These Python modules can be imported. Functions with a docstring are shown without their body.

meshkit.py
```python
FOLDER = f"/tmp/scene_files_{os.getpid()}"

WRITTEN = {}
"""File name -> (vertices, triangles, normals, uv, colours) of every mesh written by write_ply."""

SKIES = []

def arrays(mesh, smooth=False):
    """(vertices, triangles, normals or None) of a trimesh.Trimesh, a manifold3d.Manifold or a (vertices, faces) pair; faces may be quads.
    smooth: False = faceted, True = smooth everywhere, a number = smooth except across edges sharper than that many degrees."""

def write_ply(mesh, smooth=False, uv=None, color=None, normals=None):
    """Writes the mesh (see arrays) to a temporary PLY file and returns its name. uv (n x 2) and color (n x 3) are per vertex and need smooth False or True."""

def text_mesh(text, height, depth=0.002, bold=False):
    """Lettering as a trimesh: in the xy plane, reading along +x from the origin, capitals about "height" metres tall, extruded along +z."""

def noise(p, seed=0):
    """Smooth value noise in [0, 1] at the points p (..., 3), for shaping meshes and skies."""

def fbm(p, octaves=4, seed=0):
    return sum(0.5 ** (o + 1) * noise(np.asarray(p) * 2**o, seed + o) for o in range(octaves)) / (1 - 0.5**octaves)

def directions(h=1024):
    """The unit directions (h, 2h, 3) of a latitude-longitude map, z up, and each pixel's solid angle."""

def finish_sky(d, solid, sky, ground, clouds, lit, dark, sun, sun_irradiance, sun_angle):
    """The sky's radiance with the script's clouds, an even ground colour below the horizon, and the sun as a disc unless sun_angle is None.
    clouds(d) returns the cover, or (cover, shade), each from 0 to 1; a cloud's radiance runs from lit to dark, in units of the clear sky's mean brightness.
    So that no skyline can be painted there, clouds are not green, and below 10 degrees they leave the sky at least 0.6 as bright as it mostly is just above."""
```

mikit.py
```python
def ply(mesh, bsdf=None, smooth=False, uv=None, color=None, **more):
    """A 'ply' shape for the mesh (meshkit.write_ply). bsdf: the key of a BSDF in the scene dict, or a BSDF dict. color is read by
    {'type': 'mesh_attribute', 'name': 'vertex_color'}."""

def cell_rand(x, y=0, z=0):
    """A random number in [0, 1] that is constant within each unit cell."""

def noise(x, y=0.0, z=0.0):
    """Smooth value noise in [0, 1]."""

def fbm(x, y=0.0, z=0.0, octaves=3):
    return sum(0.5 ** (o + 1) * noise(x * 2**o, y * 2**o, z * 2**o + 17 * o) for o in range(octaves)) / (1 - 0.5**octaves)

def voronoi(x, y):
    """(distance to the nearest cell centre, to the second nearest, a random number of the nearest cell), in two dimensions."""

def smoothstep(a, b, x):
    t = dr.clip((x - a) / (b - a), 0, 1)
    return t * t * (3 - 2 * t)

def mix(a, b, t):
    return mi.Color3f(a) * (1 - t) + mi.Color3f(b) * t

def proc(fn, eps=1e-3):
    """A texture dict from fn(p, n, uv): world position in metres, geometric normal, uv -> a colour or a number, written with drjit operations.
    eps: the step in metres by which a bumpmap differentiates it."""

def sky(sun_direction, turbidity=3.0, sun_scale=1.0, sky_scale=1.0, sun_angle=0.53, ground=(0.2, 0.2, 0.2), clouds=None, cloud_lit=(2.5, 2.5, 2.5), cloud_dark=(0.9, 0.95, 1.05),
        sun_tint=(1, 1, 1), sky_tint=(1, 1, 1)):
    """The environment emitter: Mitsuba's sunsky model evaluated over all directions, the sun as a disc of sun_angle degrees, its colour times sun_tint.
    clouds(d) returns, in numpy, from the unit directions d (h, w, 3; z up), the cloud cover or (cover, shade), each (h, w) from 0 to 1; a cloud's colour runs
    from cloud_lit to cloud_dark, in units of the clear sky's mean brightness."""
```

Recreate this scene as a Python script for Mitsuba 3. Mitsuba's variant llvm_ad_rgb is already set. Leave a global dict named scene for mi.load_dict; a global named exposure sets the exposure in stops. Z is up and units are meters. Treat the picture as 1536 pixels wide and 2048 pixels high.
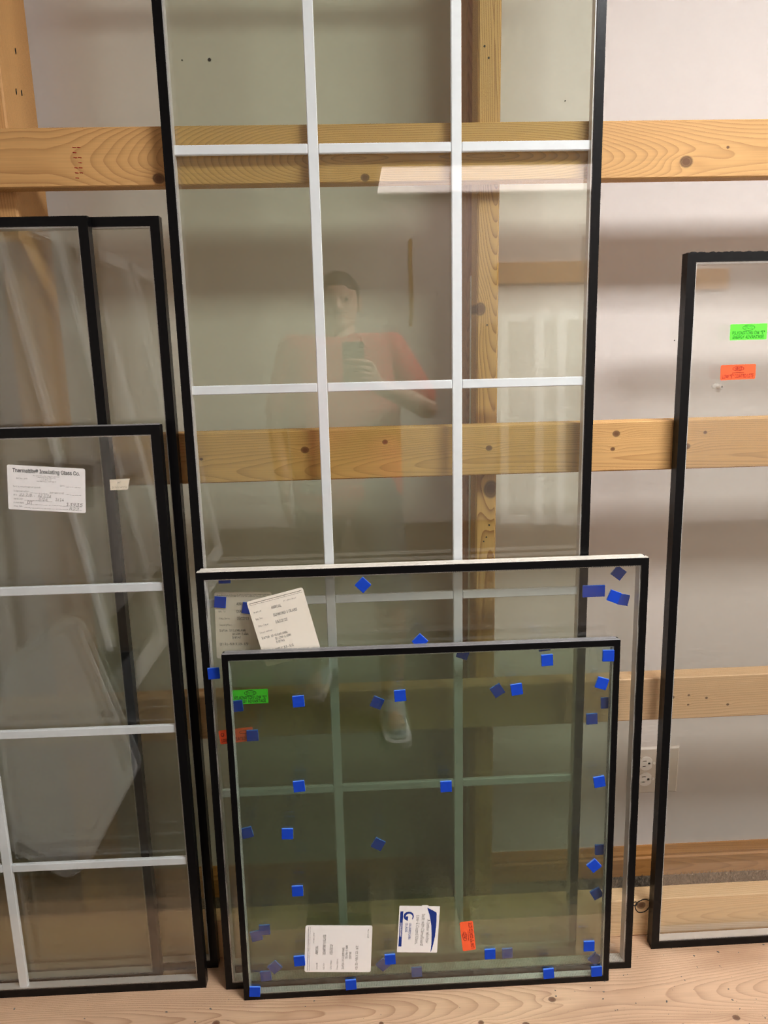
import math, random
import numpy as np
import trimesh, manifold3d as m3
import drjit as dr
import mitsuba as mi
import mikit, meshkit
from shapely.geometry import Polygon, box as sbox, Point, LineString
from shapely import affinity

random.seed(7); RNG = np.random.default_rng(7)
T = mi.ScalarTransform4f
scene, labels = {}, {}

# ------------------------------------------------------------------ camera, lights, exposure
EYE = 1.271                     # lens height above the carpet
FOCAL = 1547.4                  # in pixels of a 1536 x 2048 frame
PITCH, YAW, ROLL = 0.232153, 0.039820, -0.022537
_f = np.array([math.sin(YAW) * math.cos(PITCH), math.cos(YAW) * math.cos(PITCH), -math.sin(PITCH)])
_r = np.array([math.cos(YAW), -math.sin(YAW), 0]); _u = np.cross(_r, _f)
_up = -math.sin(ROLL) * _r + math.cos(ROLL) * _u
scene['camera'] = {'type': 'perspective', 'fov_axis': 'x', 'fov': 2 * math.degrees(math.atan(768 / FOCAL)), 'near_clip': 0.005, 'far_clip': 50.0,
                   'to_world': T().look_at(origin=[0, 0, EYE], target=[float(x) for x in (np.array([0, 0, EYE]) + _f)], up=[float(x) for x in _up])}
exposure = 1.15
NEAR_LAMP = (20.4, 20.6, 20.6)      # radiance of the troffer over the rack
FAR_LAMP = (1.20, 1.02, .95)         # dim troffers at the far side of the room
CEIL = 2.44
# position (x, y) of every ceiling troffer, its radiance
SIDE_LAMP = (14.0, 13.8, 13.4)         # troffer off to the right
TROFFERS = [((1.10, 0.20), NEAR_LAMP, 1.21, .46), ((1.43, -2.82), FAR_LAMP, 2.42, .80), ((2.66, -1.95), SIDE_LAMP, 1.00, .60)]
X0, X1, Y0, Y1 = -1.25, 3.3, -3.3, 1.567         # the room
PLANK = EYE - 1.2226                            # top of the plank the glass stands on
RAIL = 1.3422                                   # front of the rails

# ------------------------------------------------------------------ helpers
def rgb(r, g, b):
    f = lambda v: ((v / 255 + 0.055) / 1.055) ** 2.4 if v > 10 else v / 255 / 12.92
    return [f(r), f(g), f(b)]

def add_bsdf(key, d):
    scene[key] = {'type': 'twosided', 'nested': d} if d['type'] not in ('thindielectric', 'dielectric', 'twosided') else d
    return key

def plain(key, col, rough=0.6, spec=0.4, metal=0.0, **k):
    return add_bsdf(key, {'type': 'principled', 'base_color': col if isinstance(col, dict) else {'type': 'rgb', 'value': list(col)}, 'roughness': rough, 'specular': spec, 'metallic': metal, **k})

def cbox(x0, x1, y0, y1, z0, z1, c=0.0015):
    """box with chamfered edges"""
    P = []
    for a, sa in ((x0, 1), (x1, -1)):
        for b, sb in ((y0, 1), (y1, -1)):
            for d, sd in ((z0, 1), (z1, -1)):
                P += [(a + sa * c, b + sb * c, d), (a + sa * c, b, d + sd * c), (a, b + sb * c, d + sd * c)]
    d = m3.Manifold.hull_points(np.array(P, np.float64)).to_mesh()
    return trimesh.Trimesh(d.vert_properties[:, :3], d.tri_verts, process=False)

def extr(poly, z0, z1):
    gs = getattr(poly, 'geoms', [poly])
    ms = [trimesh.creation.extrude_polygon(g, z1 - z0, engine='earcut') for g in gs if g.area > 1e-10]
    m = trimesh.util.concatenate(ms); m.apply_translation([0, 0, z0]); return m

def cat(ms): return trimesh.util.concatenate([m for m in ms if m is not None])

def rrect(w, h, r=0.003, cx=0, cy=0):
    return sbox(cx - w / 2 + r, cy - h / 2 + r, cx + w / 2 - r, cy + h / 2 - r).buffer(r, 4)

def add(key, mesh, bsdf, M=None, smooth=False, **k):
    n, base = 0, key
    while key in scene:
        n += 1; key = f'{base}_{n:03d}'
    if M is not None: mesh = mesh.copy(); mesh.apply_transform(M)
    scene[key] = mikit.ply(mesh, bsdf, smooth=smooth, **k)
    return key

def fresh(name):
    key, n = name, 0
    while key in labels:
        n += 1; key = f'{name}_{n:03d}'
    return key

def tag(key, label, cat_, group=None):
    labels[key] = {'label': label, 'category': cat_}
    if group: labels[key]['group'] = group

def struct(key): labels[key] = {'kind': 'structure'}

def mat(x, y, z=0): M = np.eye(4); M[:3, 3] = (x, y, z); return M
def rotz(deg): return trimesh.transformations.rotation_matrix(math.radians(deg), [0, 0, 1])

noise, fbm, cell, ss, mix = mikit.noise, mikit.fbm, mikit.cell_rand, mikit.smoothstep, mikit.mix

# ------------------------------------------------------------------ materials
def pine(axis, seed, light, dark, knots=(), spacing=0.0034, pith=0.0, ref=0.0, depth=0.045, amp=0.055, freq=1.7, contrast=0.5, stain=0.0):
    """Flat-sawn pine: rings about a pith that wanders in depth along the board, which gives the nested arches. axis 'x': boards seen on their xz face, 'z': posts,
    'p': the plank seen from above; ref: where the seen face lies; knots: (along, across, radius)."""
    def fn(p, n, uv):
        if axis == 'x': a, b, d = p.x, p.z, p.y
        elif axis == 'z': a, b, d = p.z, p.x, p.y
        else: a, b, d = p.x, p.y, p.z
        w1 = noise(a * 3.1 + seed, b * 9.0, d * 5.0) - 0.5
        w2 = fbm(a * 16.0, b * 55.0 + seed, d * 40.0, octaves=2) - 0.5
        h = depth + amp * 2.0 * (noise(a * freq + seed * 3.7) - 0.5)
        bb = b - pith + 0.018 * w1
        dd = (d - ref) + h
        r = dr.sqrt(bb * bb + dd * dd + 1e-6) + 0.0022 * w2
        kn = mi.Float(0); ring = mi.Float(0)
        for ka, kb, kr in knots:
            ea, eb = a - ka, b - kb
            q = dr.sqrt(ea * ea * 0.7 + eb * eb) / kr
            r = r + kr * 1.1 * dr.exp(-(ea * ea * 0.10 + eb * eb) / (kr * kr * 3.2))
            qq = q + 0.35 * w2
            kn = dr.maximum(kn, 1 - ss(0.6, 1.05, qq))
            ring = dr.maximum(ring, ss(0.6, 0.95, qq) * (1 - ss(0.95, 1.35, qq)))
        v = r / spacing
        t = v - dr.floor(v)
        late = t * t * t * (1 - ss(0.93, 1.0, t)) * 1.25
        fib = noise(a * 16.0, b * 800.0, d * 800.0)
        tone = fbm(a * 2.0 + seed, b * 16.0, d * 16.0, octaves=2)
        c = mix(light, dark, dr.clip(contrast * late * (0.55 + 0.9 * tone) + 0.35 * (tone - 0.5) + 0.08, 0, 1))
        c = c * (0.93 + 0.12 * fib)
        if stain:
            s1 = fbm(a * 4.0 + 3.1, b * 20.0, seed, octaves=3)
            c = mix(c, mi.Color3f(dark) * 0.9, stain * ss(0.52, 0.8, s1))
            s2 = fbm(a * 30.0, b * 150.0, seed + 5, octaves=2)
            c = mix(c, mi.Color3f(0.16, 0.11, 0.08), 0.5 * ss(0.80, 0.9, s2))
        c = mix(c, mi.Color3f(0.12, 0.048, 0.022), 0.92 * kn)
        c = mix(c, mi.Color3f(0.06, 0.025, 0.012), 0.75 * ring)
        return c
    return mikit.proc(fn)

WL, WD = (0.61, 0.350, 0.135), (0.30, 0.125, 0.036)
Z = EYE
def wood(key, *a, rough=.55, **k): plain(key, pine(*a, **k), rough, 0.3)
wood('wood_top', 'x', 1.3, WL, WD, [(-.295, Z + .242, .0070), (.035, Z + .239, .0052), (.562, Z + .256, .0080), (.630, Z + .277, .0018)], pith=Z + .268, ref=RAIL, amp=.075)
wood('wood_mid', 'x', 6.1, (.62, .365, .145), WD, [(-.082, Z - .202, .0050), (.058, Z - .192, .0035), (-.262, Z - .213, .0022), (.241, Z - .208, .0042), (.467, Z - .189, .0050), (.462, Z - .216, .0030), (.627, Z - .191, .0025), (.595, Z - .215, .0048)], pith=Z - .235, ref=RAIL, amp=.05, depth=.055, contrast=.42)
wood('wood_low', 'x', 9.7, (.72, .475, .27), (.42, .215, .09), [(.601, Z - .702, .0030), (.633, Z - .699, .0018), (.668, Z - .706, .0022), (.633, Z - .719, .0018), (.711, Z - .722, .0022), (-.568, Z - .688, .0040), (-.537, Z - .698, .0035), (-.124, Z - .724, .0025)], pith=Z - .78, ref=RAIL, amp=.03, depth=.07, contrast=.35)
wood('wood_base', 'x', 4.4, (.76, .535, .305), (.50, .28, .12), [(.557, Z - 1.15, .0075)], pith=Z - 1.18, ref=1.32, amp=.07, contrast=.45)
wood('wood_post', 'z', 2.2, (.60, .345, .135), (.31, .13, .042), [(Z + .03, .230, .0080), (Z - .29, .252, .0120)], pith=.252, ref=1.378, amp=.06, depth=.035, contrast=.65)
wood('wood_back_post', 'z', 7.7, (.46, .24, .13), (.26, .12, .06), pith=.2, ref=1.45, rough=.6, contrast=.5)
wood('wood_left_post', 'z', 5.2, (.60, .335, .13), (.33, .145, .05), (), pith=-.60, ref=1.378, amp=.03, contrast=.45)
wood('wood_plank', 'p', 3.3, (.61, .405, .262), (.36, .195, .108), [(.02, 1.15, .003), (.28, 1.13, .005), (.66, 1.12, .005), (.34, 1.18, .005), (-.28, 1.17, .005), (.20, 1.14, .004)], pith=1.18, ref=PLANK, amp=.05, depth=.06, contrast=.55, stain=.8, rough=.6)
wood('wood_trim', 'x', 8.1, (.50, .235, .075), (.30, .12, .035), pith=Z - 1.25, ref=1.55, amp=.02, contrast=.4, rough=.35)

def wall_fn(p, n, uv):
    t = fbm(p.x * 2.0, p.y * 2.0, p.z * 2.0, octaves=2) - 0.5
    c = mi.Color3f(.655, .603, .570) * (1 + 0.03 * t)
    return c
def wall_bump(p, n, uv):
    return 0.0006 * fbm(p.x * 240.0, p.y * 240.0, p.z * 330.0, octaves=2)
add_bsdf('paint', {'type': 'bumpmap', 'tex': mikit.proc(wall_bump, eps=6e-4), 'bsdf': {'type': 'principled', 'base_color': mikit.proc(wall_fn), 'roughness': .75, 'specular': .2}})
plain('ceiling_paint', (.62, .61, .59), .9, .1)
def carpet_fn(p, n, uv):
    a = noise(p.x * 420, p.y * 420, p.z * 420); b = fbm(p.x * 60, p.y * 60, octaves=2); f = noise(p.x * 900 + 7, p.y * 900)
    c = mix((.050, .040, .030), (.210, .175, .138), 0.55 * a + 0.3 * b + .2 * (f - .5))
    return c
plain('carpet_pile', mikit.proc(carpet_fn), .95, .05)

plain('seal_black', (.0025, .0025, .003), .30, .18)
plain('seal_side', (.022, .022, .024), .5, .5)
plain('tape_cream', (.72, .67, .59), .45, .4)
plain('tape_grey', (.19, .185, .19), .35, .6)
plain('aluminium', (.62, .61, .585), .38, .5, 0.35)
def perforated(p, n, uv):
    u, w = p.x / 0.0031, (p.y - 1.2) / 0.0031
    du, dw = u - dr.floor(u) - .5, w - dr.floor(w) - .5
    return mix((.18, .18, .17), (.66, .655, .63), ss(.24, .36, dr.sqrt(du * du + dw * dw)))
plain('aluminium_perforated', mikit.proc(perforated), .38, .5, 0.3)
plain('muntin_white', (.78, .815, .845), .38, .5)
plain('pad_blue', (.006, .050, .47), .8, .2)
plain('pad_foam', (.10, .24, .78), .9, .1)
plain('paper_white', (.88, .86, .84), .7, .2)
plain('paper_cream', (.74, .66, .52), .7, .2)
plain('card_cream', (.83, .765, .65), .75, .2)
plain('sticker_green', (.135, .93, .055), .6, .3)
plain('sticker_orange', (.93, .125, .04), .6, .3)
plain('ink_black', (.018, .017, .018), .7, .2)
plain('ink_grey', (.12, .11, .10), .8, .2)
plain('ink_blue', (.012, .035, .22), .7, .2)
plain('ink_green', (.006, .075, .012), .7, .2)
plain('ink_red', (.25, .010, .010), .7, .2)
plain('plate_plastic', (.66, .60, .53), .35, .5)
plain('socket_plastic', (.86, .84, .80), .3, .5)
plain('slot_dark', (.02, .018, .016), .8, .2)
plain('lamp_metal', (.75, .75, .74), .5, .4)
plain('white_vinyl', (.82, .82, .80), .4, .5)
plain('white_board', (.80, .79, .77), .5, .4)
plain('skin', (.40, .235, .17), .55, .35)
plain('red_cotton', (.44, .085, .075), .9, .1)
plain('grey_cotton', (.10, .105, .11), .9, .1)
plain('shoe_grey', (.30, .32, .35), .8, .2)
plain('shoe_sole', (.62, .60, .56), .6, .3)
plain('hair_dark', (.025, .018, .013), .6, .3)
plain('eye_dark', (.02, .015, .012), .3, .5)
plain('lip', (.33, .13, .10), .5, .3)
plain('phone_body', (.045, .047, .055), .25, .6)
plain('lens_glass', (.01, .01, .014), .05, .8)
plain('strap_yellow', (.45, .27, .07), .8, .2)

def glass(key, t):
    scene[key] = {'type': 'thindielectric', 'int_ior': 1.57, 'ext_ior': 1.0, 'specular_transmittance': {'type': 'rgb', 'value': list(t)}}
    return key
glass('glass_tall', (.970, .976, .965)); glass('glass_tall_coated', (.895, .955, .845))
glass('glass_wide', (.935, .938, .925)); glass('glass_wide_coated', (.900, .905, .875))
glass('glass_green', (.800, .870, .812)); glass('glass_green_coated', (.785, .860, .785))
glass('glass_left', (.940, .945, .930)); glass('glass_left_coated', (.860, .880, .825))
glass('glass_right', (.965, .968, .962)); glass('glass_right_coated', (.945, .955, .935))
glass('glass_clear', (.97, .98, .97))

# ------------------------------------------------------------------ the room
def slab(key, mesh, bsdf): add(key, mesh, bsdf); struct(key)
def quadbox(x0, x1, y0, y1, z0, z1): return trimesh.creation.box(bounds=[[x0, y0, z0], [x1, y1, z1]])
slab('floor', quadbox(X0 - .1, X1 + .1, Y0 - .1, Y1 + .1, -.1, 0), 'carpet_pile')
slab('wall_back', quadbox(X0 - .1, X1 + .1, Y1, Y1 + .1, 0, CEIL), 'paint')
slab('wall_front', quadbox(X0 - .1, X1 + .1, Y0 - .1, Y0, 0, CEIL), 'paint')
slab('wall_left', quadbox(X0 - .1, X0, Y0, Y1, 0, CEIL), 'paint')
slab('wall_right', quadbox(X1, X1 + .1, Y0, Y1, 0, CEIL), 'paint')
slab('ceiling', quadbox(X0 - .1, X1 + .1, Y0 - .1, Y1 + .1, CEIL, CEIL + .1), 'ceiling_paint')
# baseboard with a moulded profile (y depth, z height)
def moulding(x0, x1, yw, h, t):
    prof = Polygon([(0, 0), (-t, 0), (-t, h * .62), (-t * .78, h * .68), (-t * .82, h * .76), (-t * .55, h * .86), (-t * .35, h), (0, h)])
    m = trimesh.creation.extrude_polygon(prof, x1 - x0, engine='earcut')
    R = np.array([[0, 0, 1, x0], [1, 0, 0, yw], [0, 1, 0, 0], [0, 0, 0, 1.0]]); m.apply_transform(R); return m
slab('baseboard_back', moulding(X0, X1, Y1, .0745, .013), 'wood_trim')

# carpet pile tufts in the strip seen behind the base board
def tufts():
    n = 5200
    x = RNG.uniform(.40, .95, n); y = RNG.uniform(1.368, 1.551, n); h = RNG.uniform(.004, .011, n); a = RNG.uniform(0, 6.28, n); w = .0013
    V, F = [], []
    lean = RNG.uniform(-.004, .004, (n, 2))
    for i in range(n):
        c, s = math.cos(a[i]) * w, math.sin(a[i]) * w
        b = len(V)
        V += [(x[i] - c, y[i] - s, 0), (x[i] + c, y[i] + s, 0), (x[i] + s, y[i] - c, 0), (x[i] + lean[i, 0], y[i] + lean[i, 1], h[i])]
        F += [(b, b + 1, b + 3), (b + 1, b + 2, b + 3), (b + 2, b, b + 3)]
    return trimesh.Trimesh(V, F, process=False)
k = add('carpet_tufts', tufts(), 'carpet_pile')
labels[k] = {'label': 'short brown carpet pile between the base board and the wooden baseboard', 'category': 'carpet', 'kind': 'stuff'}

# ceiling troffers
for i, ((cx, cy), L, w, d) in enumerate(TROFFERS):
    key = fresh('ceiling_light')
    fr = .03
    ring = sbox(-w / 2, -d / 2, w / 2, d / 2).difference(sbox(-w / 2 + fr, -d / 2 + fr, w / 2 - fr, d / 2 - fr))
    add(key + '__frame', extr(ring, CEIL - .022, CEIL - .0005), 'lamp_metal', mat(cx, cy))
    dm = trimesh.creation.box(bounds=[[-w / 2 + fr, -d / 2 + fr, CEIL - .012], [w / 2 - fr, d / 2 - fr, CEIL - .006]]); dm.apply_translation([cx, cy, 0])
    add(key + '__diffuser', dm, 'lamp_metal', emitter={'type': 'area', 'radiance': {'type': 'rgb', 'value': list(L)}})
    tag(key, ['bright rectangular ceiling troffer over the lumber rack, above the person', 'dim ceiling troffer whose pale strip is reflected in the tall window above its middle row', 'ceiling troffer at the right side of the room, outside the picture'][i], 'ceiling light')

# ------------------------------------------------------------------ the lumber rack
R = 'lumber_rack'
def rail(key, z0, mat_, y0=RAIL, y1=RAIL + .036, h=.0881, x0=X0 + .005, x1=1.75):
    return add(key, cbox(x0, x1, y0, y1, z0, z0 + h, .002), mat_)
rail(R + '__rail', EYE + .2312, 'wood_top')
rail(R + '__rail', EYE - .2560, 'wood_mid')
rail(R + '__rail', EYE - .7487, 'wood_low')
BASE_Y = 1.3215
add(R + '__base_board', cbox(X0 + .005, 1.75, BASE_Y, BASE_Y + .038, PLANK, PLANK + .0865, .002), 'wood_base')
add(R + '__plank', cbox(X0 + .005, 1.75, 1.02, BASE_Y + .040, 0.0, PLANK, .003), 'wood_plank')
PF = RAIL + .036
add(R + '__upright', cbox(.2235, .2615, PF, PF + .062, PLANK, 2.40, .003), 'wood_post')
add(R + '__rear_upright', cbox(.2170, .2550, PF + .082, Y1 - .001, 0.002, 2.40, .003), 'wood_back_post')
add(R + '__upright', cbox(-.5750, -.5370, PF, PF + .140, 0.002, 2.40, .003), 'wood_left_post')
shim = m3.Manifold.hull_points(np.array([(x, y, z) for y in (1.4425, 1.4575) for x, z in ((.2246, EYE + .09), (.2275, EYE + .09), (.2196, PLANK + .02), (.2275, PLANK + .02))], np.float64)).to_mesh()
add(R + '__shim', trimesh.Trimesh(shim.vert_properties[:, :3], shim.tri_verts, process=False), 'white_vinyl')
labels[R + '__shim'] = {'label': 'thin pale tapering strip between the two uprights'}
tag(R, 'pine lumber rack of three horizontal rails, uprights, base board and plank standing against the wall', 'storage rack')
labels[R + '__rear_upright'] = {'label': 'reddish shaded upright behind the pale one'}
labels[R + '__plank'] = {'label': 'pale scuffed plank that the glass units stand on'}
for x, z, r in ((.234, .440, .0016), (.241, .423, .0016), (.249, -.357, .0016), (.244, -.380, .0014), (.239, -.388, .0014), (.242, .003, .0013)):
    add(R + '__nail_hole', trimesh.creation.cylinder(r, .0010, sections=10), 'slot_dark', np.array([[1, 0, 0, x], [0, 0, -1, PF - .0003], [0, 1, 0, EYE + z], [0, 0, 0, 1.0]]))
for y, z in ((1.451, .462), (1.433, .396), (1.456, .400)):
    h_ = trimesh.creation.cylinder(.0018, .0010, sections=10); h_.apply_scale([2.6, .9, 1])
    add(R + '__nail_hole', h_, 'slot_dark', np.array([[0, 0, 1, -.537 + .0003], [0, 1, 0, y], [-1, 0, 0, EYE + z], [0, 0, 0, 1.0]]))
# ink doodle round the knot of the base board: a loop with a small curl
def ribbon(pts, w, y):
    poly = LineString(pts).buffer(w / 2, 4)
    m = extr(poly, 0, .0006)
    m.apply_transform(np.array([[1, 0, 0, 0], [0, 0, -1, y], [0, 1, 0, 0], [0, 0, 0, 1.0]])); return m
cx, cz = .5605, EYE - 1.1515
loop = [(cx + .0155 * math.cos(a) * (1 + .08 * math.sin(3 * a)), cz + .0150 * math.sin(a) + .003 * math.cos(a)) for a in np.linspace(.4, 7.0, 40)]
curl = [(cx - .0160 + .0042 * math.cos(a), cz + .006 + .0045 * math.sin(a)) for a in np.linspace(0, 8.5, 26)]
add(R + '__base_board__ink_mark', cat([ribbon(loop, .0018, BASE_Y), ribbon(curl, .0016, BASE_Y)]), 'ink_black')
labels[R + '__base_board__ink_mark'] = {'label': 'hand-drawn dark loop round a knot'}
marks = [ribbon([(-.4255 + dx, EYE + .290 - .0075 * i), (-.4255 + dx + .0045, EYE + .2895 - .0075 * i)], .0011, RAIL) for i in range(7) for dx in (0, .007) if (i + int(dx * 1000)) % 5 != 3]
add(R + '__rail__grade_stamp', cat(marks), 'ink_red')
# debris on the plank
def crumbs():
    ms = []
    for i in range(120):
        x, y = RNG.uniform(-.75, .80), RNG.uniform(1.10, 1.30)
        if RNG.random() < .55: x = RNG.uniform(.35, .80)
        s = .0004 + .0012 * RNG.random() ** 2
        m = trimesh.creation.icosahedron(); m.apply_scale([s * RNG.uniform(1, 2.2), s, s * .6])
        m.apply_transform(rotz(RNG.uniform(0, 180))); m.apply_translation([x, y, PLANK + s * .62]); ms.append(m)
    return cat(ms)
k = add('debris', crumbs(), 'ink_grey'); labels[k] = {'label': 'dark crumbs and splinters scattered on the pale plank', 'category': 'debris', 'kind': 'stuff'}

# ------------------------------------------------------------------ insulating glass units
PANEL = {}
def unit(key, x, y, yaw, lean, w, h, t, gls, border, label, vm=(), hm=(), bar=(.0166, .0150), spacer='aluminium', top_tape=None, top_label=None):
    e = np.array([math.cos(yaw), math.sin(yaw), 0]); n = np.array([-math.sin(yaw), math.cos(yaw), 0])
    u = math.sin(lean) * n + math.cos(lean) * np.array([0, 0, 1.0]); f = np.cross(e, u)
    M = np.eye(4); M[:3, 0], M[:3, 1], M[:3, 2] = e, u, f; M[:3, 3] = (x, y, PLANK + math.sin(lean) * t + .0002)
    PANEL[key] = (M, t)
    outer = sbox(0, 0, w, h); b = border
    ring = outer.difference(sbox(b, b, w - b, h - b))
    # the seal: a solid black band round the edge, its outer face slightly uneven
    seal = extr(ring, -t, 0)
    add(key + '__edge_seal', seal, 'seal_black', M)
    sp = sbox(b - .004, b - .004, w - b + .004, h - b + .004).difference(sbox(b + .0022, b + .0022, w - b - .0022, h - b - .0022))
    add(key + '__spacer', extr(sp, -t + .0028, -.0028), spacer, M)
    for z, gl in ((-.0004, gls[0]), (-t + .0004, gls[1])):
        g = trimesh.Trimesh([(b - .003, b - .003, z), (w - b + .003, b - .003, z), (w - b + .003, h - b + .003, z), (b - .003, h - b + .003, z)], [(0, 1, 2), (0, 2, 3)], process=False)
        add(key + '__glass_pane', g, gl, M)
    bw, bh = bar; z0, z1 = -t / 2 - .004, -t / 2 + .004
    for vx in vm:
        add(key + '__muntin_bar', cbox(vx - bw / 2, vx + bw / 2, b + .001, h - b - .001, z0, z1, .0012), 'muntin_white', M)
    xs = [b + .001] + [v for vx in vm for v in (vx - bw / 2 - .0004, vx + bw / 2 + .0004)] + [w - b - .001]
    for hy in hm:
        for i in range(0, len(xs), 2):
            add(key + '__muntin_bar', cbox(xs[i], xs[i + 1], hy - bh / 2, hy + bh / 2, z0, z1, .0012), 'muntin_white', M)
    if top_tape:
        tp = [cbox(.0005, w - .0005, h, h + .0012, -.47 * t, -.05 * t, .0004), cbox(.0035, w - .004, h, h + .0014, -.97 * t, -.53 * t, .0004)]
        add(key + '__edge_tape', cat(tp), top_tape, M)
        if top_label: labels[key + '__edge_tape'] = {'label': top_label}
    tag(key, label, 'glass unit')
    return key

GU = 'insulating_glass_unit'
A = unit(GU, -.2794, 1.2812, .0015, .0230, .6929, 2.24, .022, ('glass_tall', 'glass_tall_coated'), .0145, 'tall black-edged glass unit with white muntin grid, leaning in the middle behind two smaller units',
         vm=(.2330, .4605), hm=(.3845, .7565, 1.1290, 1.5020, 1.8740))
B = unit(GU + '_001', -.2727, 1.2425, -.0020, .0360, .7835, .8242, .026, ('glass_wide', 'glass_wide_coated'), .0125, 'wide clear glass unit with cream top edge, between tall grid unit and green unit', top_tape='tape_cream', top_label='cream tape strips along the top edge', spacer='aluminium_perforated')
C = unit(GU + '_002', -.2349, 1.2155, -.0018, .0430, .6927, .6846, .018, ('glass_green', 'glass_green_coated'), .0105, 'dark green tinted glass unit at the very front, dotted with blue pads', top_tape='tape_grey', spacer='aluminium_perforated')
D = unit(GU + '_003', -.9992, 1.2535, -.0050, .0210, .6872, 1.0783, .020, ('glass_left', 'glass_left_coated'), .0150, 'shortest glass unit at the left with white muntins and a big white paper label',
         vm=(.3415,), hm=(.2715, .5380, .8020), top_tape='tape_grey')
Eu = unit(GU + '_004', -1.1528, 1.2760, -.0004, .0200, .7498, 1.4051, .020, ('glass_left', 'glass_left_coated'), .0150, 'plain glass unit standing directly behind the short muntin unit at the left')
Fu = unit(GU + '_005', -1.0512, 1.2980, -.0010, .0200, .7546, 1.4060, .020, ('glass_left', 'glass_left_coated'), .0150, 'rearmost plain glass unit of the left stack, beside the tall grid unit')
G = unit(GU + '_006', .5677, 1.2845, .0020, .0305, .6000, 1.3345, .022, ('glass_right', 'glass_right_coated'), .0150, 'clear glass unit at the right edge with small green and orange stickers')

# ragged sealant smeared on the top edge of the right unit
def smear():
    ms = []
    for i in range(26):
        x = .004 + i * .0052 + RNG.uniform(-.001, .001); r = RNG.uniform(.0010, .0026)
        m = trimesh.creation.icosphere(1, r); m.apply_scale([2.2, 1, 1.4]); m.apply_translation([x, 1.3345 + .0002, RNG.uniform(-.014, -.004)]); ms.append(m)
    return cat(ms)
add(G + '__sealant_smear', smear(), 'seal_black', PANEL[G][0], smooth=True)
labels[G + '__sealant_smear'] = {'label': 'lumpy black sealant along the top edge'}

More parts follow.
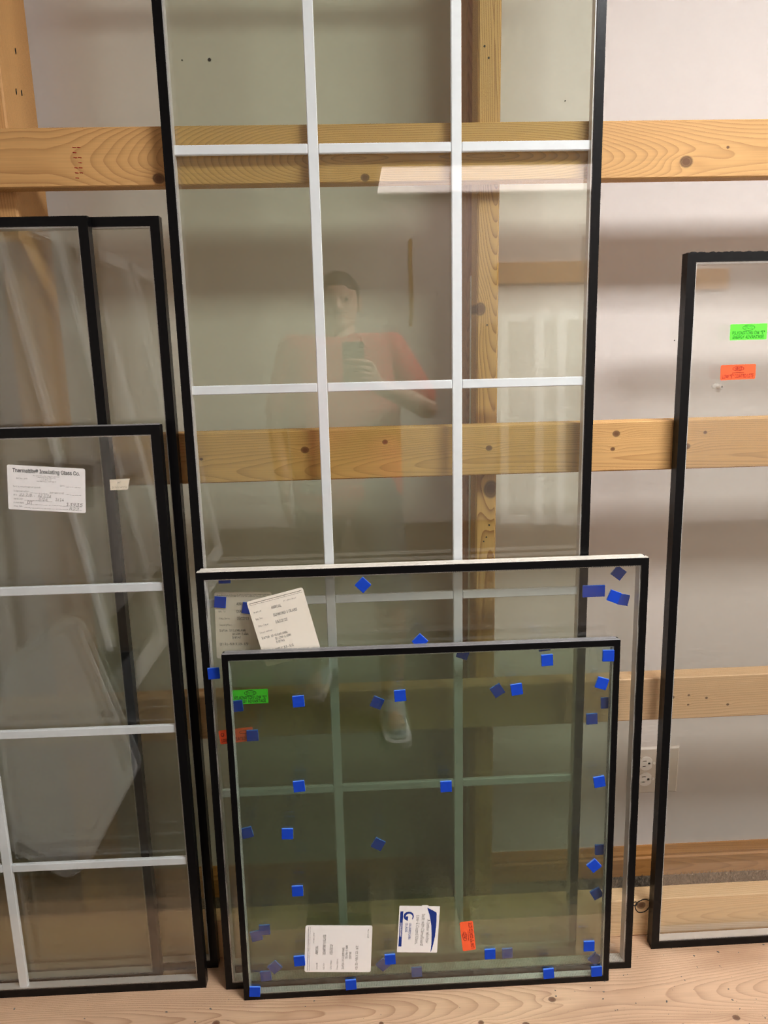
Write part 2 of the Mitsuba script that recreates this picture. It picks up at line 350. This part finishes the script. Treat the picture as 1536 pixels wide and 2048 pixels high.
# ------------------------------------------------------------------ blue spacer pads
PAD = {w: [(part, bs, mikit.ply(cbox(-hw, hw, -hh, hh, z0, z1, c), bs)) for part, bs, z0, z1, c in (('foam', 'pad_foam', 0, .0034, .0003), ('film', 'pad_blue', .0034, .0042, .0002))] for w, hw, hh in ((False, .0101, .0101), (True, .0200, .0105))}
def pad(unit_, u, v, rot, label, back=False, wide=False):
    M, t = PANEL[unit_]; key = fresh('spacer_pad')
    L = mat(u / 1000, v / 1000, -t - .0042 if back else 0.0) @ rotz(rot)
    for part, bs, shape in PAD[wide]: scene[f'{key}__{part}'] = {**shape, 'to_world': T((M @ L).tolist())}
    tag(key, label, 'foam pad', 'blue foam pads on the glass')
S = 'bright blue pad on the green glass, '
for u, v, r, lab in [
    (128, 596, 3, 'upper left, right of the green sticker'), (305, 599, 4, 'upper middle, right of a dull tilted pad'),
    (122, 435, 4, 'left, on the horizontal muntin seen through it'), (384, 422, 1, 'middle, on the muntin beside the right vertical bar'),
    (510, 602, 8, 'upper right, beside a dull diamond pad'), (563, 654, 3, 'under the top edge, second from right corner'),
    (671, 658, -1, 'tucked into the top right corner'), (661, 607, -18, 'tilted, below the top right corner pad'),
    (662, 418, 9, 'right edge at mid height, level with the muntin'), (657, 249, 40, 'a diamond near the lower right edge'),
    (97, 343, -2, 'left, below the muntin, beside a dull tilted pad'), (110, 227, 0, 'lower left, alone above the printed label'),
    (107, 81, 3, 'touching the left side of the white printed label'), (276, 74, 2, 'below the white and blue logo card'),
    (201, 24, 2, 'on the bottom spacer below the white printed label'), (21, 20, -5, 'in the bottom left corner'),
    (464, 74, 1, 'below the upright orange sticker'), (652, 80, 0, 'lower right, above the bottom corner pad'),
    (576, 25, 3, 'on the bottom spacer, second from the right corner'), (668, 24, 2, 'in the bottom right corner')]:
    pad(C, u, v, r, S + lab)
S = 'dull blue pad behind the green glass, '
for un, u, v, r, bk, lab in [
    (C, 42, 525, 1, 1, 'covering the right end of the orange sticker'), (C, 18, 582, 4, 1, 'covering the lower left corner of the green sticker'),
    (B, 690, 528, 2, 0, 'upright square near the upper right edge'), (B, 80, 128, 1, 0, 'upright square at the lower left'),
    (B, 457, 663, -20, 0, 'tilted, at the top of the right muntin'), (B, 303, 576, -25, 0, 'tilted, left of the bright upper middle pad'),
    (B, 518, 590, 32, 0, 'diamond, left of the bright upper right pad'), (B, 716, 558, 2, 0, 'half hidden by the right edge, upper part'),
    (B, 298, 296, -30, 0, 'lone diamond in the middle of the pane'), (B, 59, 332, 12, 0, 'tilted, at the left edge below the muntin'),
    (B, 714, 263, 2, 0, 'upright, above the bright diamond near right edge'), (B, 710, 170, 30, 0, 'dark, below the bright diamond near right edge'),
    (B, 711, 27, 45, 0, 'diamond just above the bottom right corner pad'), (B, 365, 19, 2, 0, 'faint, on the bottom spacer below the logo card'),
    (B, 540, 50, 2, 0, 'faint square beside the pad below the orange sticker'), (B, 95, 46, 40, 0, 'faint diamond near the bottom left corner'),
    (B, 77, 28, 4, 0, 'faint square above the bottom left corner pad'), (B, 64, 116, 12, 0, 'faint, touching the lower left square from below'),
    (B, 301, 39, 42, 0, 'faint diamond below the pad under the logo card'), (C, 563, 673, 6, 1, 'dark, half hidden by the top black edge')]:
    pad(un, u, v, r, S + lab, back=bool(bk))
S = 'blue pad on the wide glass unit, '
pad(B, 284, 794, 45, S + 'diamond under the top edge at the middle')
pad(B, 19, 643, 2, S + 'on its left black edge beside the green glass')
pad(B, 381, 688, 45, S + 'diamond peeking over the top of the green glass')
pad(B, 723, 757, -22, S + 'bright tilted square near the top right corner')
S = 'pale blue pad behind the wide glass unit, '
pad(B, 33, 763, -6, S + 'on the corner of the flat cream card', back=True)
pad(B, 81, 750, -10, S + 'mostly hidden by the tilted cream card', back=True)
pad(B, 740, 791, -38, S + 'dull diamond in the top right corner', back=True)
pad(B, 696, 759, 0, S + 'wide rectangle across the tall unit\'s right edge', back=True, wide=True)
pad(B, 750, 741, -12, S + 'overlapped by the bright tilted square', back=True)
pad(B, 43, 807, 0, S + 'sliver under the top edge above the card', back=True)

# ------------------------------------------------------------------ stickers and labels
def txt(s, x, y, h, w=None, bold=False, shear=0.0, align='l', z=.0003):
    """lettering as a mesh: baseline start (or centre, end) at x, y; capitals h tall; squeezed to width w"""
    m = meshkit.text_mesh(s, h, .00012, bold)
    b = m.bounds; m.apply_translation([-b[0, 0], 0, 0]); W = b[1, 0] - b[0, 0]
    if w: m.vertices[:, 0] *= w / W; W = w
    if shear: m.vertices[:, 0] += shear * m.vertices[:, 1]
    m.apply_translation([x - (W / 2 if align == 'c' else W if align == 'r' else 0), y, z]); return m
def bar(x0, x1, y, t, z=.0003): return trimesh.creation.box(bounds=[[x0, y - t / 2, z], [x1, y + t / 2, z + .00012]])
def oval(a, b, t, x=0, y=0):
    c = affinity.scale(Point(0, 0).buffer(1, 12), a, b); d = affinity.scale(Point(0, 0).buffer(1, 12), a - t, b - t)
    return extr(affinity.translate(c.difference(d), x, y), .0003, .00042)

def sticker(name, unit_, u, v, rot, w, h, bsdf, label, prints, r=.003, poly=None, back=False, spin=0):
    """prints: list of (part name, mesh, bsdf) in a frame centred on the sticker and turned by spin"""
    M, t = PANEL[unit_]; key = fresh(name)
    L = M @ mat(u / 1000, v / 1000, 0) @ rotz(rot)
    add(key + '__sheet', extr(poly if poly is not None else rrect(w, h, r), 0, .0003), bsdf, L)
    for part, m, b in prints: add(f'{key}__{part}', m, b, L @ rotz(spin))
    tag(key, label, 'sticker' if 'sticker' in name else 'label')
    return key

def green_print():
    return [('lettering', txt('PILKINGTON LOW "E"', 0, -.0042, .0056, .056, True, align='c'), 'ink_green'), ('lettering', txt('ENERGY ADVANTAGE', 0, -.0112, .0056, .054, True, align='c'), 'ink_green'),
            ('emblem', cat([oval(.0108, .0048, .0009, 0, .0070), txt('WISCONSIN', 0, .0074, .0021, .0150, True, align='c'), txt('INSULATED GLASS', 0, .0047, .0017, .0150, True, align='c')]), 'ink_green')]
def orange_print():
    W_ = [bar(-.0105, .0105, -.0012, .0008)]
    return [('lettering', txt('LOW "E" COATED LITE', 0, -.0098, .0060, .055, True, align='c'), 'ink_red'),
            ('emblem', cat([oval(.0100, .0042, .0008, 0, .0058), txt('WG', 0, .0030, .0056, .0115, True, .2, align='c')] + W_), 'ink_red')]
sticker('green_sticker', G, 112, 1204, 0.2, .0640, .0265, 'sticker_green', 'bright green sticker at the top of the right glass unit', green_print(), .0015)
sticker('orange_sticker', G, 98.5, 1137, 1.0, .0615, .0255, 'sticker_orange', 'orange sticker below the green one on the right glass unit', orange_print(), .0025)
sticker('green_sticker', B, 80, 596, 0.3, .0620, .0270, 'sticker_green', 'green sticker seen through the upper left of the green glass', green_print(), .0012)
sticker('orange_sticker', B, 51, 523, 5.0, .0610, .0265, 'sticker_orange', 'orange sticker crossed by the left black edge of the green glass',
        orange_print()[:1] + [('emblem', cat([oval(.0085, .0036, .0007, .014, .0050), oval(.0032, .0036, .0011, -.0245, .0045)]), 'ink_red')], .0025)
sticker('orange_sticker', C, 422.5, 113, 5.5, .0250, .0620, 'sticker_orange', 'small upright orange sticker at the bottom of the green glass', orange_print(), .0028, spin=90)

def invoice_print(h=.1235, w=.099, long=True, ink='ink_grey'):
    L_, top = -w / 2 + .006, h / 2
    rows = [('Brand#', L_, top - .024, .0030, None, False), ('ABRCAL', -.012, top - .024, .0046, .018, True), ('PT-CM 12647', .012, top - .017, .0026, .022, False),
            ('Bill To:', L_, top - .037, .0030, None, False), ('DIAMOND S GLASS', -.012, top - .038, .0050, .042, True),
            ('Ship Date:', L_, top - .050, .0030, None, False), ('05/23/22', -.012, top - .051, .0050, .021, True),
            ('Description:', L_, top - .062, .0030, None, False),
            ('3/4"OA  IG CLEAR ANN', L_, top - .073, .0040, .046, True), ('IG LOW-E ANN', -.021, top - .0795, .0040, .028, True), ('5/8"AS', -.021, top - .0860, .0040, .015, True),
            ('(1) 31-5/8 X 33-1/2', L_, top - .0985, .0042, .050, True), ('10:47:04', w / 2 - .026, -top + .006, .0028, .018, False)]
    ms = [txt(s, x, y, hh, ww, b) for s, x, y, hh, ww, b in rows]
    ms += [bar(-w / 2 + .003, w / 2 - .003, top - .0055, .0009), bar(-w / 2 + .003, w / 2 - .003, top - .0085, .0005)]
    return [('lettering', m, ink) for m in ms[:-2]] + [('printed_line', m, ink) for m in ms[-2:]]
sticker('printed_card', B, 145.5, 722, 13.3, .1000, .1230, 'card_cream', 'tilted cream printed card on the wide glass unit, its foot behind the green glass', invoice_print(), .004)
sticker('printed_card', A, 78.5, 717, -1.8, .1000, .1230, 'card_cream', 'straight cream printed card behind the tilted one, seen through the wide glass unit', invoice_print(), .004)
sticker('printed_label', C, 180, 100, -3.6, .1240, .0990, 'paper_white', 'white printed label lying sideways at the bottom of the green glass', invoice_print(), .004, spin=90)

def guardian():
    # laid out in the turned frame: x along the long side (98 mm), y up (75 mm)
    t1 = cat([txt('A better window', .004, .0150, .0060, .050, align='c'), txt('built with ClimaGuard', .001, .0050, .0060, .066, align='c'), txt('Low-E Coated Glass.', .001, -.0050, .0060, .061, align='c')])
    name = cat([txt('GUARDIAN', -.0130, -.0180, .0042, .034, True), txt('GLASS', -.0130, -.0245, .0042, .019, True)])
    roof = Polygon([(-.0460, .0140), (-.0370, .0305), (-.0350, .0322), (-.0100, .0330), (.0150, .0318), (.0330, .0293), (.0470, .0262), (.0470, .0254), (.0300, .0262), (.0100, .0254), (-.0100, .0236), (-.0300, .0194)])
    strip = sbox(-.0375, -.0355, .0365, -.0300)
    C_ = Point(-.0275, -.0195).buffer(.0095, 12); hole = Point(-.0262, -.0187).buffer(.0066, 12)
    g = C_.difference(hole).difference(sbox(-.0262, -.0205, -.0150, -.0130)).union(sbox(-.0270, -.0250, -.0205, -.0205))
    white = txt('CLIMAGUARD', -.014, -.0344, .0030, .030, True, z=.00045)
    return [('slogan', t1, 'ink_grey'), ('name', name, 'ink_blue'), ('emblem', cat([extr(roof, .0003, .00042), extr(strip, .0003, .00042), extr(g, .0003, .00042)]), 'ink_blue'), ('strip_lettering', white, 'paper_white')]
tab_ = rrect(.0755, .0980, .001).union(sbox(.004, .047, .016, .0505))
sticker('logo_card', C, 330, 132.5, -4.0, .0755, .0980, 'paper_white', 'white card with a blue curved emblem, standing sideways at the bottom of the green glass', guardian(), poly=tab_, spin=-90)

def thermaltite():
    w, h = .1255, .0745; l = -w / 2 + .009
    P = [txt('Thermaltite\u00ae Insulating Glass Co.', 0, .0255, .0062, .1080, True, align='c')]
    F_ = [txt('Division of Harry Glass Company', .0, .0205, .0017, .042, align='c'), txt('1900 Kilbourne Parkway', .0, .0178, .0017, .030, align='c'), txt('P.O. Box 707', .0, .0145, .0017, .016, align='c'), txt('Rockford, IL 61105-0707', .0, .0115, .0017, .031, align='c'),
          txt('815-394-1400', l + .005, .0145, .0019, .018), txt('DATE', .022, .0055, .0021, .007), bar(.031, .055, .0050, .0004),
          txt('TYPE & THICKNESS OF GLASS:', l, .0005, .0021, .044), txt('OUTBOARD LIGHT', l, -.0070, .0021, .026), bar(l + .027, l + .055, -.0078, .0004), txt('INBOARD LIGHT', .005, -.0070, .0021, .023), bar(.030, .056, -.0078, .0004),
          txt('SIZE', l, -.0135, .0021, .006), bar(l + .008, l + .031, -.0143, .0004), txt('x', l + .033, -.0140, .0022), bar(l + .037, l + .062, -.0143, .0004),
          txt('AIRSPACE', l, -.0200, .0021, .015), bar(l + .017, l + .062, -.0208, .0004), txt('CUSTOMER', l, -.0265, .0021, .017), bar(l + .019, .056, -.0273, .0004), txt('MEG. NO.', l, -.0325, .0021, .014), bar(l + .016, .056, -.0333, .0004)]
    Hn = [txt('22 7/8', l + .009, -.0138, .0042, .020, shear=.3), txt('42 7/16', l + .039, -.0138, .0046, .021, shear=.3), txt('5/16', l + .040, -.0203, .0046, .014, shear=.3), txt('3614', .013, -.0195, .0050, .014, shear=.2),
          txt('DT', l + .022, -.0268, .0055, .008, shear=.1), txt('13935', .031, -.0268, .0056, .026, shear=.25), txt('522', .036, -.0335, .0046, .015, shear=.3)]
    return [('heading', cat(P), 'ink_black'), ('form_lettering', cat(F_), 'ink_grey'), ('handwriting', cat(Hn), 'ink_grey')]
sticker('paper_label', D, 495.3, 978.3, -4.9, .1255, .0745, 'paper_white', 'white paper label with handwriting on the short muntin unit at the left', thermaltite(), .003)
tp = Polygon([(-.0150, .0085), (.0180, .0095), (.0130, -.0088), (-.0155, -.0092)])
sticker('masking_tape_label', D, 614, 982.3, 0, .03, .018, 'paper_cream', 'small torn cream tape with pencilled figures beside the white paper label', [('handwriting', cat([txt('DT', -.003, .0015, .0030, .005, shear=.2), txt('22 7/8 x 42 7/16', -.0125, -.0060, .0030, .024, shear=.3)]), 'ink_grey')], poly=tp)

# ------------------------------------------------------------------ things on the wall
# double outlet plate
OX, OZ, OY = .6668, EYE - .9985, Y1
k = 'outlet_plate'
V = np.array([[1, 0, 0, OX], [0, 0, -1, OY], [0, 1, 0, OZ], [0, 0, 0, 1.0]])      # local x right, y up, z out of the wall
plate = trimesh.convex.convex_hull(np.array([(sx * a, sy * b, z) for sx in (-1, 1) for sy in (-1, 1) for a, b, z in ((.0580, .0580, 0), (.0580, .0580, .003), (.0545, .0545, .0062))]))
add(k + '__plate', plate, 'plate_plastic', V)
for i, dy in enumerate((.0200, -.0200)):
    for dx in (-.0190, .0190):
        face = Point(0, 0).buffer(.0168, 16).intersection(sbox(-.0140, -.02, .0140, .02))
        slots = [sbox(-.0078, .0052, .0010, .0078), sbox(-.0078, -.0078, -.0005, -.0052), Point(.0075, 0).buffer(.0028, 8).union(sbox(.0045, -.0028, .0075, .0028))]
        body = face
        for s_ in slots: body = body.difference(s_)
        kk = add(k + '__receptacle', extr(body, .0060, .0086), 'socket_plastic', V @ mat(dx, dy))
        add(kk + '__slots', extr(face.buffer(-.001), .0060, .0066), 'slot_dark', V @ mat(dx, dy))
    add(k + '__screw', trimesh.creation.cylinder(.0030, .0022, sections=16), 'socket_plastic', V @ mat(0, dy, .0072))
tag(k, 'cream double outlet plate low on the wall behind the right glass unit', 'outlet')
k = 'wall_anchor'
Wm = np.array([[1, 0, 0, .7508], [0, 0, -1, Y1], [0, 1, 0, EYE - .1293], [0, 0, 0, 1.0]])
tube = trimesh.creation.revolve(np.array([(.0022, 0), (.0022, .010), (.0038, .0105), (.0042, .009), (.0042, 0)]), sections=16)
add(k + '__sleeve', tube, 'socket_plastic', Wm @ trimesh.transformations.rotation_matrix(.5, [0, 1, 0]) )
pt = trimesh.creation.icosphere(2, 1.0); pt.apply_scale([.0085, .0055, .0014])
add(k + '__patch', pt, 'white_board', Wm @ mat(-.004, .0005, 0), smooth=True)
add(k + '__bore', trimesh.creation.cylinder(.0021, .002, sections=12), 'slot_dark', Wm @ trimesh.transformations.rotation_matrix(.5, [0, 1, 0]) @ mat(0, 0, .0096))
tag(k, 'white plastic wall anchor in chipped plaster below the orange sticker', 'wall anchor')
for x, z, r in ((-.2358, .4819, .0030), (.4183, .4073, .0012), (-.285, .4817, .0012), (.655, -.035, .0010)):
    key = fresh('nail_hole')
    m = trimesh.creation.cylinder(r, .0012, sections=10)
    add(key, m, 'slot_dark', np.array([[1, 0, 0, x], [0, 0, -1, Y1 - .0004], [0, 1, 0, EYE + z], [0, 0, 0, 1.0]]))
    tag(key, {-.2358: 'small dark nail hole in the wall near the top left of the tall unit', .4183: 'tiny speck in the wall near the top right of the tall unit', -.285: 'tiny nail hole left of the larger hole at the top', .655: 'tiny speck in the wall between the tall and right units'}[x], 'nail hole')

# ------------------------------------------------------------------ far side of the room, seen as reflections
def place(R3, p): M = np.eye(4); M[:3, :3] = R3; M[:3, 3] = p; return M
def sash(w, h, M, label, st=.062, t=.035):
    key = fresh('window_sash')
    ring = sbox(0, 0, w, h).difference(sbox(st, st, w - st, h - st))
    add(key + '__frame', extr(ring, 0, t), 'white_vinyl', M)
    g = trimesh.Trimesh([(st - .005, st - .005, t / 2), (w - st + .005, st - .005, t / 2), (w - st + .005, h - st + .005, t / 2), (st - .005, h - st + .005, t / 2)], [(0, 1, 2), (0, 2, 3)], process=False)
    add(key + '__glass_pane', g, 'glass_clear', M)
    tag(key, label, 'window sash')
def lean_front(x, y, h, w, a):   # leaning on the far wall, facing the rack (+y)
    ca, sa = math.cos(a), math.sin(a)
    return place(np.column_stack([(-1, 0, 0), (0, -sa, ca), (0, ca, sa)]), (x + w, y, .003))
for x, y, lab in ((1.13, -3.14, 'first white sash from the left on the far wall, reflected in the tall unit'), (1.38, -3.08, 'second white window sash of the row reflected at the right of the tall unit'), (1.53, -3.02, 'third and nearest white sash of the row reflected in the tall unit')):
    sash(.80, 1.57, lean_front(x, y, 1.57, .80, .045), lab)
def lean_left(y, x, w, a):      # leaning on the left wall, facing +x
    ca, sa = math.cos(a), math.sin(a)
    return place(np.column_stack([(0, 1, 0), (-sa, 0, ca), (ca, 0, sa)]), (x, y, .003))
for y, lab in ((-2.45, 'white sash farthest back on the left wall, outside the picture'), (-1.72, 'middle white sash leaning on the left wall, a pale streak in the rearmost left unit'), (-.76, 'nearest white sash leaning on the left wall, a pale streak across the left units')):
    sash(.66, 1.80, lean_left(y, X0 + .040 + 1.80 * math.sin(.17), .66, .17), lab)
add('far_rail', cbox(1.13, 2.9, Y0, Y0 + .038, EYE + .52, EYE + .67, .002), 'wood_mid'); tag('far_rail', 'tan board on the far wall, reflected at the right of the tall unit', 'board')
st = LineString([(0, 0), (.004, -.18), (-.003, -.40), (.006, -.60)]).buffer(.014, 4)
add('hanging_strap', extr(st, 0, .004), 'strap_yellow', place(np.column_stack([(-1, 0, 0), (0, 0, 1), (0, 1, 0)]), (.49, Y0 + .002, EYE + .84)))
tag('hanging_strap', 'yellowish strap hanging on the far wall, reflected in the middle of the tall unit', 'strap')
# a rounded white board propped against a dark bin on the floor at the left, out of the picture but mirrored in the lower left units
BM = place(np.column_stack([(1, 0, 0), (0, -.6865, .7272), (0, -.7272, -.6865)]), (-.69, .885, .006 + .012))
board_poly = Polygon([(0, 0), (.11, .269), (-.125, .707), (-.307, .554), (-.26, .124)]).buffer(-.045, 8).buffer(.045, 8)
add('white_board_sheet__panel', extr(board_poly, 0, .014), 'white_board', BM)
add('white_board_sheet__rim', extr(board_poly.difference(board_poly.buffer(-.022)), -.007, 0), 'white_vinyl', BM)
tag('white_board_sheet', 'white rounded board propped on a dark bin, a pale reflection in the lower left units', 'board')
bin_ = m3.Manifold.hull_points(np.array([(x, y, z) for z, g in ((.001, 0.0), (.335, .02)) for x in (-1.06 - g, -.74 + g) for y in (.20 - g, .49 + g)], np.float64))
hol = m3.Manifold.hull_points(np.array([(x, y, z) for z, g in ((.012, -.012), (.40, .012)) for x in (-1.06 - g, -.74 + g) for y in (.20 - g, .49 + g)], np.float64))
bd = (bin_ - hol).to_mesh(); add('storage_bin', trimesh.Trimesh(bd.vert_properties[:, :3], bd.tri_verts, process=False), 'grey_cotton')
tag('storage_bin', 'dark open bin on the floor under the white board, outside the picture', 'bin')

# ------------------------------------------------------------------ the person taking the picture (seen as a reflection)
def sph(p, r, n=20): return m3.Manifold.sphere(r, n).translate(tuple(float(v) for v in p))
def bone(p0, r0, p1, r1): return m3.Manifold.batch_hull([sph(p0, r0), sph(p1, r1)])
def chain(*pr):
    ms = [bone(*pr[i], *pr[i + 1]) for i in range(len(pr) - 1)]
    return ms
def fuse(ms, edge, it=12):
    m = m3.Manifold.batch_boolean(ms, m3.OpType.Add).refine_to_length(edge)
    d = m.to_mesh(); t = trimesh.Trimesh(d.vert_properties[:, :3], d.tri_verts, process=True)
    trimesh.smoothing.filter_taubin(t, .5, .53, it); return t
E0 = np.array([0, 0, EYE])
def W(x, y, z): return np.array([x, y, z]) + E0
hd = W(-.03, -.335, .170)
shR, shL = W(.155, -.315, .010), W(-.195, -.335, .010)
elR, wrR = W(.285, -.235, -.215), W(.098, -.050, -.125)
elL, wrL = W(-.275, -.300, -.270), W(-.245, -.150, -.470)
hipR, hipL = W(.075, -.190, -.500), W(-.105, -.200, -.500)
knR, knL = W(.115, -.110, -.860), W(-.150, -.290, -.870)
anR, anL = W(.110, -.100, -1.185), W(-.165, -.520, -1.185)
torso = [m3.Manifold.batch_hull([sph(W(.105, -.315, -.02), .075), sph(W(-.145, -.330, -.02), .075), sph(W(.075, -.27, -.25), .095), sph(W(-.115, -.28, -.25), .095)]),
         m3.Manifold.batch_hull([sph(W(.075, -.27, -.25), .095), sph(W(-.115, -.28, -.25), .095), sph(hipR, .095), sph(hipL, .095)])]
head = [m3.Manifold.batch_hull([sph(hd + (0, -.018, .030), .078), sph(hd + (0, .012, .035), .070), sph(hd + (0, .040, -.075), .034), sph(hd + (.028, .005, -.055), .036), sph(hd + (-.028, .005, -.055), .036)]),
        m3.Manifold.batch_hull([sph(hd + (0, .080, .010), .006), sph(hd + (0, .094, -.020), .009), sph(hd + (.013, .080, -.024), .007), sph(hd + (-.013, .080, -.024), .007)]),
        bone(hd + (.080, -.015, .018), .011, hd + (.078, -.012, -.022), .009), bone(hd + (-.080, -.015, .018), .011, hd + (-.078, -.012, -.022), .009),
        bone(hd + (0, -.020, -.06), .052, W(-.02, -.325, .020), .058)]
arms = chain((shR, .055), (elR, .040), (wrR, .027)) + chain((shL, .055), (elL, .040), (wrL, .026))
legs = chain((hipR, .088), (knR, .056), (anR, .036)) + chain((hipL, .088), (knL, .056), (anL, .036)) + [bone(knR + (0, -.02, -.12), .052, anR, .034), bone(knL + (0, -.02, -.12), .052, anL, .034)]
feet = [bone(anR, .036, anR + (.01, .13, -.045), .030), bone(anL, .036, anL + (-.02, .13, -.045), .030)]
def rhand():
    ms = [m3.Manifold.batch_hull([sph(wrR, .024), sph(W(.076, -.020, -.055), .013), sph(W(.074, -.020, -.105), .013), sph(W(.074, .000, -.055), .010), sph(W(.072, .000, -.100), .010)])]
    for i, (z, ln) in enumerate(((-.044, 1.0), (-.064, 1.08), (-.083, 1.0), (-.101, .82))):
        k0, k1, k2 = W(.071, .004, z - .004), W(.066 - .016 * ln, .016, z), W(.060 - .046 * ln, .013, z + .003)
        tip = W(.060 - .066 * ln, .0075, z + .004)
        ms += chain((k0, .0098), (k1, .0088), (k2, .0080), (tip, .0070))
    ms += chain((W(.074, -.030, -.085), .013), (W(.062, -.036, -.055), .0105), (W(.036, -.028, -.040), .0090))
    return ms
def lhand():
    f = lambda dx, dy, dz: wrL + np.array([dx, dy, dz])
    ms = [m3.Manifold.batch_hull([sph(wrL, .023), sph(f(0, .030, -.075), .012), sph(f(0, -.025, -.075), .012)])]
    for y, ln in ((.030, .9), (.012, 1.0), (-.007, .95), (-.025, .78)):
        ms += chain((f(0, y, -.075), .0095), (f(.006, y * 1.05, -.075 - .038 * ln), .0085), (f(.018, y * 1.05, -.075 - .068 * ln), .0070))
    ms += chain((f(.004, .024, -.030), .012), (f(.012, .046, -.065), .0095), (f(.018, .050, -.092), .0080))
    return ms
P = 'person'
add(P + '__body', fuse(torso + head + arms + legs + feet + rhand() + lhand(), .009, 8), 'skin', smooth=True)
shirt = [m3.Manifold.batch_hull([sph(W(.110, -.315, -.025), .088), sph(W(-.150, -.330, -.025), .088), sph(W(.080, -.27, -.25), .110), sph(W(-.120, -.28, -.25), .110)]),
         m3.Manifold.batch_hull([sph(W(.080, -.27, -.25), .110), sph(W(-.120, -.28, -.25), .110), sph(hipR + (.004, 0, -.02), .108), sph(hipL + (-.004, 0, -.02), .108)]),
         bone(shR + (0, 0, -.005), .066, shR + (elR - shR) * .82, .060), bone(shL + (0, 0, -.005), .066, shL + (elL - shL) * .80, .060)]
sm = m3.Manifold.batch_boolean(shirt, m3.OpType.Add).trim_by_plane((0, 0, 1), float(EYE - .610)).trim_by_plane((0, 0, -1), float(-(EYE + .062)))
sm = sm.refine_to_length(.018).to_mesh(); sm = trimesh.Trimesh(sm.vert_properties[:, :3], sm.tri_verts, process=True); trimesh.smoothing.filter_taubin(sm, .5, .53, 4)
add(P + '__shirt', sm, 'red_cotton', smooth=40)
shorts = [bone(hipR, .108, knR + (0, .02, .04) , .080), bone(hipL, .108, knL + (0, .02, .04), .080), m3.Manifold.batch_hull([sph(hipR, .103), sph(hipL, .103)])]
so = m3.Manifold.batch_boolean(shorts, m3.OpType.Add).trim_by_plane((0, 0, 1), float(EYE - .845)).refine_to_length(.02).to_mesh()
so = trimesh.Trimesh(so.vert_properties[:, :3], so.tri_verts, process=True); trimesh.smoothing.filter_taubin(so, .5, .53, 4)
add(P + '__shorts', so, 'grey_cotton', smooth=40)
for an, dx in ((anR, .012), (anL, -.022)):
    fz = .024
    up = [m3.Manifold.batch_hull([sph(an + (0, -.035, -.050), .036), sph(an + (0, .000, .000), .043), sph(an + (dx * .5, .06, -.045), .040), sph(an + (dx, .145, -.058), .030)])]
    ps = [np.array([an[0], an[1] - .045, fz]), np.array([an[0] + dx * .4, an[1] + .05, fz]), np.array([an[0] + dx, an[1] + .155, fz])]
    so_ = LineString([p[:2] for p in ps]).buffer(.046, 8)
    su = fuse([u_ for u_ in up], .012, 6); su.vertices[:, 2] = np.maximum(su.vertices[:, 2], .020)
    kk = add(P + '__shoe', su, 'shoe_grey', smooth=True)
    add(kk + '__sole', extr(so_, .001, .026), 'shoe_sole')
    lace = [trimesh.creation.cylinder(.003, .05, sections=8) for _ in range(4)]
    for i, l in enumerate(lace): l.apply_transform(trimesh.transformations.rotation_matrix(math.pi / 2, [0, 1, 0])); l.apply_translation(an + (dx * .4 * i / 3, .045 + .018 * i, .003 - .010 * i))
    add(kk + '__laces', cat(lace), 'white_vinyl')
hair = m3.Manifold.batch_hull([sph(hd + (0, -.028, .036), .084), sph(hd + (0, .006, .046), .073)]) - m3.Manifold.cube((.3, .3, .3), True).translate(tuple(hd + np.array([0, .182, -.105]))) 
hm_ = hair.trim_by_plane((0, -.5, .86), float(np.dot((0, -.5, .86), hd + (0, .03, .03)) - .06)).refine_to_length(.014).to_mesh()
hm_ = trimesh.Trimesh(hm_.vert_properties[:, :3], hm_.tri_verts, process=True)
add(P + '__hair', hm_, 'hair_dark', smooth=60)
for sx in (-1, 1):
    ey = trimesh.creation.icosphere(2, .0095); ey.apply_translation(hd + (sx * .030, .066, .012)); add(P + '__eye', ey, 'eye_dark', smooth=True)
mo = trimesh.creation.icosphere(2, 1.0); mo.apply_scale([.022, .006, .006]); mo.apply_translation(hd + (0, .074, -.052)); add(P + '__mouth', mo, 'lip', smooth=True)
tag(P, 'person in red t-shirt and grey shorts holding up a phone, reflected in the tall unit', 'person')
ph = rrect(.0735, .150, .010); pm = extr(ph, -.0085, 0)
PM = place(np.column_stack([(-1, 0, 0), (0, 0, 1), (0, 1, 0)]), W(.0185, -.0040, -.052))
add('phone__case', pm, 'phone_body', PM)
add('phone__camera_bump', extr(rrect(.034, .034, .008), 0, .0012), 'phone_body', PM @ mat(.0175, .054))
for x, y in ((.0095, .046), (.0095, .062), (.0250, .054)): add('phone__lens', trimesh.creation.cylinder(.0058, .0012, sections=20), 'lens_glass', PM @ mat(x, y, .0016))
tag('phone', 'dark phone with camera lenses held up by the reflected person', 'phone')
